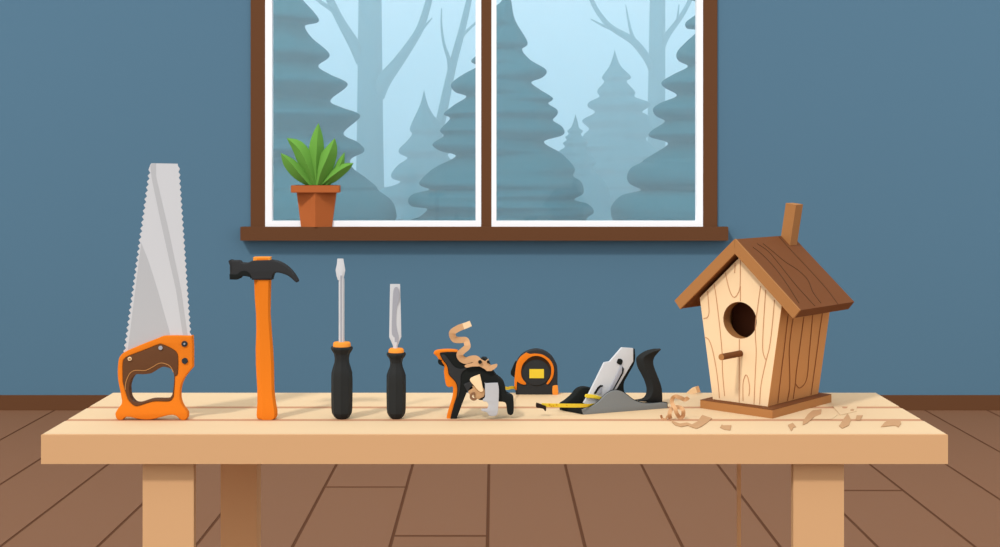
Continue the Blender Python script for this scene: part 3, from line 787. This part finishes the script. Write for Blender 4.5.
# loose end of yellow tape with its hook, pushed under the nose
bm = bmesh.new()
pts = dense([P(541.5, 405.0, 3.20), P(552, 405.3, 3.20), P(570, 405.6, 3.205), P(584, 405.6, 3.218), P(592, 405.4, 3.244), P(601, 405.0, 3.256)], 4)
add_ribbon(bm, pts, .0085, (0, 1, .25), .0008)
for x, y, s in ((549.4, 404.8, 1.1), (551.6, 406.3, .9), (553.4, 405.6, .8), (556.6, 404.8, 1.0), (566.8, 405.4, .8)):
    c = P(x, y, 3.1985); add_box(bm, c - Vector((s * .0013, .0006, s * .0013)), c + Vector((s * .0013, .0002, s * .0013)), 1)
ts = bm_obj('tape_strip', bm, [m_yellow, m_red])
tag(ts, 'loose yellow measuring tape end with dark hook lying across the nose of the grey plane', 'measuring tape')
tag(plate('hook', [[(536.2, 403.6), (537.5, 403.3), (543, 405.2), (546, 406.6), (546, 410.6), (544.8, 411), (543.4, 409), (540, 408.2), (536.3, 407.4)]], 3.196, .008, mat('hook_brown', '2c201c', EV), ts, bev=.0004), 'dark metal hook')

# ------------------------------------------------------------ birdhouse
bz = TZ
NB = on_bench(772.5, 418.7); LB = on_bench(700.2, 408.1); RB = on_bench(831.5, 402.3)
bh = thing('birdhouse', ((LB.x + RB.x) / 2, (LB.y + RB.y) / 2, TZ), 'wooden birdhouse with round entrance hole and pitched brown roof on the workbench', 'birdhouse')
FB = LB + (RB - NB)
m_base = mat('cedar_base', 'b07846', 1.12)
bt = .018
bm = bmesh.new()
add_hull(bm, [v + Vector((0, 0, bt)) for v in (NB, RB, FB, LB)], [NB, RB, FB, LB])
bo = bm_obj('base', bm, m_base, bh)
bm = bmesh.new()
add_hull(bm, [v + Vector((0, 0, bt + .0006)) for v in (NB, RB, FB, LB)], [v + Vector((0, 0, bt - .0004)) for v in (NB, RB, FB, LB)])
tag(bm_obj('base_top', bm, m_roof, bo), 'darker top of the base')  # top face of the base in the darker roof colour
zb0 = TZ + bt + .0006
def pat(px, py, z):
    return ray_plane(px, py, (0, 0, z), Vector((0, 0, 1)))
n0 = pat(767.7, 406.5, zb0); l0 = pat(712.8, 399.1, zb0); r0 = pat(818.2, 393.7, zb0)
U = (l0 - n0); V = (r0 - n0)
Ul, Vl = U.length, V.length
u = -U.normalized(); v = V.normalized()          # u: toward the near right corner, v: backward
cb_ = (n0 + l0) / 2                               # foot of the front panel, middle
hw0, hw1 = Ul / 2, .109
zE, zA = H - .285, H - .190
def F_(s, z, t=0.0): return Vector((cb_.x, cb_.y, 0)) + u * s + v * t + Vector((0, 0, z))
nf = Vector((u.y, -u.x, 0))
if nf.dot(v) > 0: nf = -nf                        # outward normal of the front
TH = .030
# front panel with a real bored hole
zc = H - .3276; rx, rz = .0445, .040
outl = [(-hw0, zb0), (hw0, zb0), (hw1, zE), (0, zA), (-hw1, zE)]
bm = bmesh.new()
M_ = 48
def ray_out(th):
    dx, dz = math.cos(th), math.sin(th); best = 9
    for i in range(5):
        a = outl[i]; b = outl[(i + 1) % 5]
        ex, ez = b[0] - a[0], b[1] - a[1]; den = dx * ez - dz * ex
        if abs(den) < 1e-9: continue
        t = ((a[0]) * ez - (a[1] - zc) * ex) / den; s = ((a[0]) * dz - (a[1] - zc) * dx) / den
        if t > 0 and -1e-6 <= s <= 1 + 1e-6: best = min(best, t)
    return (dx * best, zc + dz * best)
angs = sorted([2 * math.pi * i / M_ for i in range(M_)] + [math.atan2(z - zc, s) % (2 * math.pi) for s, z in outl])
ring = []
for th in angs:
    o_ = ray_out(th)
    i_ = (rx * math.cos(th), zc + rz * math.sin(th))
    ring.append([bm.verts.new(F_(*o_, 0)), bm.verts.new(F_(*i_, 0)), bm.verts.new(F_(*i_, TH)), bm.verts.new(F_(*o_, TH))])
for i in range(len(ring)):
    a = ring[i]; b = ring[(i + 1) % len(ring)]
    for j, mi in ((0, 0), (1, 2), (2, 0), (3, 0)):
        bm.faces.new((a[j], a[(j + 1) % 4], b[(j + 1) % 4], b[j])).material_index = mi
def fpt(px, py, o=.0006):
    p0 = F_(0, zE) + nf * o
    return ray_plane(px, py, p0, nf)
glines = [
 [(707.6, 291), (708.6, 304), (709, 312), (707.6, 317), (703.6, 318.5)], [(714, 284), (716, 296), (719.5, 325), (722, 352), (722.5, 372), (724.6, 396)],
 [(725.3, 272.5), (728, 285), (731, 294), (734.3, 297.3), (737.5, 294), (740, 286), (740.3, 260)], [(735, 263), (735, 267), (734.6, 273)],
 [(740.4, 286), (740.3, 301)], [(739.4, 339), (739.3, 352)], [(739.3, 357), (739.2, 402)], [(760.6, 286), (759, 297), (757, 312), (755.6, 322), (755.3, 335), (756.2, 352), (755.2, 375), (754, 404)],
 [(765.6, 290), (764, 315), (762.7, 340), (763, 352), (765.5, 359.5)], [(774.3, 300), (773.2, 315), (769.8, 345), (765.5, 363), (761, 385), (759.6, 404.6)],
 [(704.6, 337), (709, 340), (713, 352), (717, 374), (719.5, 398)], [(743, 401), (743, 384), (744.6, 377), (746, 375), (748, 378), (749.6, 388), (748.8, 396)],
]
for gl in glines:
    add_ribbon(bm, dense([fpt(x, y) for x, y in gl], 5), .00135, nf, .0012, 1)
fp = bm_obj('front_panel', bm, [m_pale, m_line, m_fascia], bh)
tag(fp, 'pale birch front with brown grain lines')
# side and back walls; side walls lean outward to the eaves
def wallslab(name, m, s_sign, lines=None):
    bm = bmesh.new()
    s0, s1 = hw0 * s_sign, hw1 * s_sign
    i0, i1 = (hw0 - .012) * s_sign, (hw1 - .012) * s_sign
    top = [F_(s1, zE, .0004 if s_sign < 0 else .0), F_(s1, zE, Vl), F_(i1, zE + .008, Vl), F_(i1, zE + .008, TH if True else 0)]
    t0 = TH
    A = [F_(s0, zb0, t0), F_(s0, zb0, Vl), F_(i0, zb0, Vl), F_(i0, zb0, t0)]
    B = [F_(s1, zE, t0), F_(s1, zE, Vl), F_(i1, zE + .004, Vl), F_(i1, zE + .004, t0)]
    add_hull(bm, B, A)
    if s_sign > 0:
        # facing strip that covers the end grain of the front panel
        e = .0008
        A = [F_(s0 + e, zb0, 0), F_(s0 + e, zb0, t0 + .001), F_(s0, zb0, t0 + .001), F_(s0, zb0, 0)]
        B = [F_(s1 + e, zE, 0), F_(s1 + e, zE, t0 + .001), F_(s1, zE, t0 + .001), F_(s1, zE, 0)]
        add_hull(bm, B, A)
        a0 = F_(s0 + .0012, zb0, 0); b0_ = F_(s1 + .0012, zE, 0)
        nn = v.cross(b0_ - a0).normalized()
        if nn.dot(u) < 0: nn = -nn
        for gl in lines:
            add_ribbon(bm, dense([ray_plane(x, y, a0, nn) for x, y in gl], 5), .0016, nn, .001, 1)
    return bm_obj(name, bm, [m, m_side_line], bh)
slines = [
 [(788.4, 314), (786.5, 330), (784.3, 350), (782, 368), (778, 403)], [(793.4, 318), (791.5, 330), (789.5, 350), (790, 378), (789.6, 390), (787.5, 401)],
 [(804, 317), (802, 332), (799.6, 350), (796.5, 372), (795.6, 383), (793.3, 399)], [(795.8, 384), (799.6, 388), (804.6, 384), (807.6, 375), (809.3, 355), (812, 325), (812.8, 315)],
 [(822.6, 313), (820, 330), (817.4, 350), (813, 382), (811.2, 394.6)],
]
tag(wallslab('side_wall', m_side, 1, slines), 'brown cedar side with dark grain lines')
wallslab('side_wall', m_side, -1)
bm = bmesh.new()
def inner(s, z, t): return F_(s, z, t)
add_hull(bm, [F_(-hw0 + .0125, zb0, Vl - .012), F_(hw0 - .0125, zb0, Vl - .012), F_(hw1 - .0125, zE, Vl - .012), F_(0, zA - .004, Vl - .012), F_(-hw1 + .0125, zE, Vl - .012)],
             [F_(-hw0 + .0125, zb0, Vl), F_(hw0 - .0125, zb0, Vl), F_(hw1 - .0125, zE, Vl), F_(0, zA - .004, Vl), F_(-hw1 + .0125, zE, Vl)])
bm_obj('back_wall', bm, m_side, bh)
bm = bmesh.new()
# board behind the bore, the shade inside put into its dark brown
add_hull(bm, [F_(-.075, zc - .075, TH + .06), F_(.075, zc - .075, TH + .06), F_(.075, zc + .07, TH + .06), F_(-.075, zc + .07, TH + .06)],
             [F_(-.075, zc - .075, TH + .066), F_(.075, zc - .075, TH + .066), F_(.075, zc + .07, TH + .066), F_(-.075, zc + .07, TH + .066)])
tag(bm_obj('bore_shade_board', bm, m_in, bh), 'dark brown board standing for the shade inside the entrance hole')
# roof slabs
SL = math.radians(41); OV = .022; Lr = .262
ta = -OV; tb_ = Lr - OV
zR = H - .150; wR = .165; T = .023
cs, sn = math.cos(SL), math.sin(SL)
rl = wR / cs
def slab(sg):
    def pt(a, h, t):   # a along slope from the ridge, h down from the outer surface
        return F_(sg * (a * cs - h * sn), zR - a * sn - h * cs, t)
    return pt
def roofslab(sg, name):
    pt = slab(sg); bm = bmesh.new()
    hm = T
    # mitred at the ridge: inner side starts where the slabs meet
    a_in = T * math.tan(SL)
    prof = [(0, 0), (rl, 0), (rl, T), (a_in, T)]
    def face(t): return [pt(a, h, t) for a, h in prof]
    t0, t1 = ta + .006, tb_
    add_hull(bm, face(t0), face(t1), 0)
    # front barge board of lighter cedar
    prof2 = [(0, -.0006), (rl + .0006, -.0006), (rl + .0006, T + .0006), (a_in + .0005, T + .0006)]
    def face2(t): return [pt(a, h, t) for a, h in prof2]
    r = bm
    if sg > 0:
        p0 = pt(0, -.0006, ta + .05); nn = (pt(.1, 0, 0) - pt(0, 0, 0)).cross(pt(0, 0, .1) - pt(0, 0, 0)).normalized()
        if nn.z < 0: nn = -nn
        for gl in [[(753, 247), (764, 256), (776, 269), (787, 284), (799, 303)], [(757, 243.5), (768, 251), (780, 265), (796, 285), (815, 306)],
                   [(763, 243.4), (773, 251.5), (785, 261.5), (798, 270), (808, 280), (813, 292), (821, 303)], [(779, 236.5), (791, 250), (808, 268), (826, 288), (838, 304)],
                   ]:
            add_ribbon(bm, dense([ray_plane(x, y, p0, nn) for x, y in gl], 5), .0017, nn, .001, 1)
    o = bm_obj(name, bm, [m_roof, m_roof_line], bh)
    bm = bmesh.new(); add_hull(bm, face2(ta), face2(t0 + .0002), 0)
    tag(bm_obj('barge_board', bm, m_fascia, o), 'lighter brown front edge of the roof')
    return o
roofslab(1, 'roof_panel'); roofslab(-1, 'roof_panel')
# chimney post
pt = slab(1)
def rp(s, t, z): return F_(s, z, t)
s0, s1_, t0_, t1_ = -.006, .0215, .210 - OV, .244 - OV
lean = .019
zb_c = zR - .035; ztp = H - .150 + .075
bm = bmesh.new()
A_ = [rp(s0, t0_, zb_c), rp(s1_, t0_, zb_c), rp(s1_, t1_, zb_c), rp(s0, t1_, zb_c)]
B_ = [rp(s0 + lean, t0_, ztp), rp(s1_ + lean, t0_, ztp - .004), rp(s1_ + lean, t1_, ztp - .003), rp(s0 + lean, t1_, ztp)]
add_hull(bm, B_, A_)
tag(bm_obj('chimney', bm, m_fascia, bh), 'small leaning wooden post on the roof ridge')
# perch
bm = bmesh.new()
pa_ = fpt(740.6, 353.4, 0); pe = pa_ - v * .080
dr = (pe - pa_)
mtx = Matrix.Translation((pa_ + pe) / 2) @ dr.to_track_quat('Z', 'Y').to_matrix().to_4x4()
bmesh.ops.create_cone(bm, cap_ends=True, segments=24, radius1=.0068, radius2=.0068, depth=.086, matrix=mtx)
for f in bm.faces:
    if len(f.verts) > 4 and (f.calc_center_median() - pe).length < .02: f.material_index = 1
bm_obj('perch', bm, [m_roof, m_fascia], bh, 40)

# ------------------------------------------------------------ shavings and chips on the bench
def flat_piece(pts, label, m=m_shave_h, z=.0006, t=.0009, group='wood chips beside the birdhouse', name='wood_chip', cat='wood chip', bend=.0):
    bm = bmesh.new()
    vs = [on_bench(x, y, z + t) for x, y in pts]
    n = len(vs); c = sum(vs, Vector()) / n
    top = [q + Vector((0, 0, bend * ((q - c).length / .03) ** 2)) for q in vs]
    add_hull(bm, top, [q - Vector((0, 0, t)) for q in top])
    return tag(bm_obj(name, bm, m), label, cat, group)
flat_piece([(720.2, 427.2), (721.6, 424.4), (723.6, 425.2), (731.3, 425.0), (730.2, 430), (724, 429.0)], 'small tan wood chip in front of the birdhouse base, left of centre')
flat_piece([(788, 424.7), (792.8, 422.7), (796.1, 426.7), (793.6, 427.0), (791.3, 430.7)], 'small notched tan wood chip just right of the near corner of the birdhouse base')
flat_piece([(802.8, 424.7), (802.9, 421.5), (805.4, 417.6), (808, 414), (812.9, 410.1), (821.4, 409.1), (820.9, 414.1), (813.4, 417.2), (807.4, 422.7)], 'long tan shaving slanting from the right corner of the birdhouse base')
flat_piece([(847.7, 413.1), (851.2, 419.7), (848.7, 425.2), (842.2, 428.2), (839.1, 425.7), (843.5, 419)], 'leaf-shaped tan shaving lying across the front seam right of the birdhouse')
flat_piece([(856.6, 415.2), (862.8, 415.2), (860.3, 419.7), (855.7, 419.5)], 'tiny tan wood chip right of the leaf-shaped shaving')
flat_piece([(880.9, 426.7), (884.3, 422.6), (887.9, 420), (900.6, 420.2), (901, 423.7), (898.4, 427), (896.4, 425.6), (893.4, 425.2), (887, 426)], 'tan shaving farthest right on the workbench, near its right edge')
flat_piece([(850.2, 409.6), (852.4, 408.8), (854, 409.2), (853.7, 410.8), (850.8, 410.8)], 'tiniest tan speck of wood among the pale shavings right of the birdhouse')
m_ph = mat('pale_shaving', 'fad8aa', EH)
flat_piece([(832.6, 405.6), (834.5, 403.8), (838.6, 403.1), (841, 406), (844.7, 410.1), (850.2, 404.4), (855.7, 399.9), (857, 405.1), (856.6, 411), (848, 413), (840.2, 415)], 'pale forked shaving right of the birdhouse', m_ph, .0003, group=None, name='wood_shaving', cat='wood shaving')
flat_piece([(812.8, 418.8), (816, 415), (821, 414), (822, 408.4), (826, 408.8), (831, 411.4), (837.5, 414.6), (832, 418.8)], 'pale broad shaving between the birdhouse base and the pale forked one', m_ph, .0003, group=None, name='wood_shaving', cat='wood shaving')

def ribbon_obj(name, strokes, d, widpx, m, label, cat='wood shaving', group=None, depth=.006):
    bm = bmesh.new()
    for st in strokes:
        n = len(st)
        pts = dense([P(x, y, d + depth * math.sin(i * 1.7)) for i, (x, y) in enumerate(st)], 6)
        add_ribbon(bm, pts, widpx * d / F, (0, 1, 0), .0015)
    return tag(bm_obj(name, bm, m), label, cat, group)
ds = 3.158
ribbon_obj('wood_shaving', [[(688.4, 397.4), (685, 399.6), (680.5, 397.8), (675.5, 396.4), (672.4, 398.6), (672, 403), (674.8, 408), (676.6, 413), (679.6, 417.4), (682.8, 416.2), (683.2, 410.8), (680.4, 407.8), (676, 407.2), (671.6, 408.8), (669.6, 414), (670.4, 418.8)]], ds, 4.0, m_shave,
    'looped curly wood shaving standing between the grey plane and the birdhouse')
flat_piece([(671.4, 419.4), (674, 421.4), (680, 423.4), (687, 422.4), (692, 424.2), (697.8, 421.2), (700.8, 416.6), (702.4, 414.8), (707, 416.4), (712, 418), (707, 422.4), (701, 426.4), (696.6, 428.4), (692, 427), (688, 425.2), (681, 426.6), (675, 424.8), (672, 422)],
    'broad tan shaving flat in front of the looped curly shaving', name='wood_shaving', cat='wood shaving', group=None)
ribbon_obj('wood_shaving', [[(661, 415.0), (662, 418.2), (663.6, 419.4), (665.8, 419.0), (667.4, 416.4), (669, 415.6)]], 3.163, 2.2, m_shave, 'small crumpled shaving at the right end of the grey plane')
sv2 = bmesh.new()
add_ribbon(sv2, dense([P(x, y, 3.525 + q) for x, y, q in ((686.5, 394.4, .01), (690, 392.6, .005), (694.5, 390.4, 0), (699.6, 389.0, -.005))], 6), 0, (0, 1, 0), .0016,
    wids=[w * 3.52 / F for w in [2 + 4.6 * min(1, i / 11) for i in range(19)]])
for f in sv2.faces:
    if f.calc_center_median().x > wx(696.4, 3.525): f.material_index = 1
tag(bm_obj('wood_shaving', sv2, [m_cream, m_shave]), 'cream shaving with tan tip at the back edge of the workbench, left of the birdhouse', 'wood shaving')

for o in scn.objects:
    if 'category' in o and o['category'] is None: del o['category']
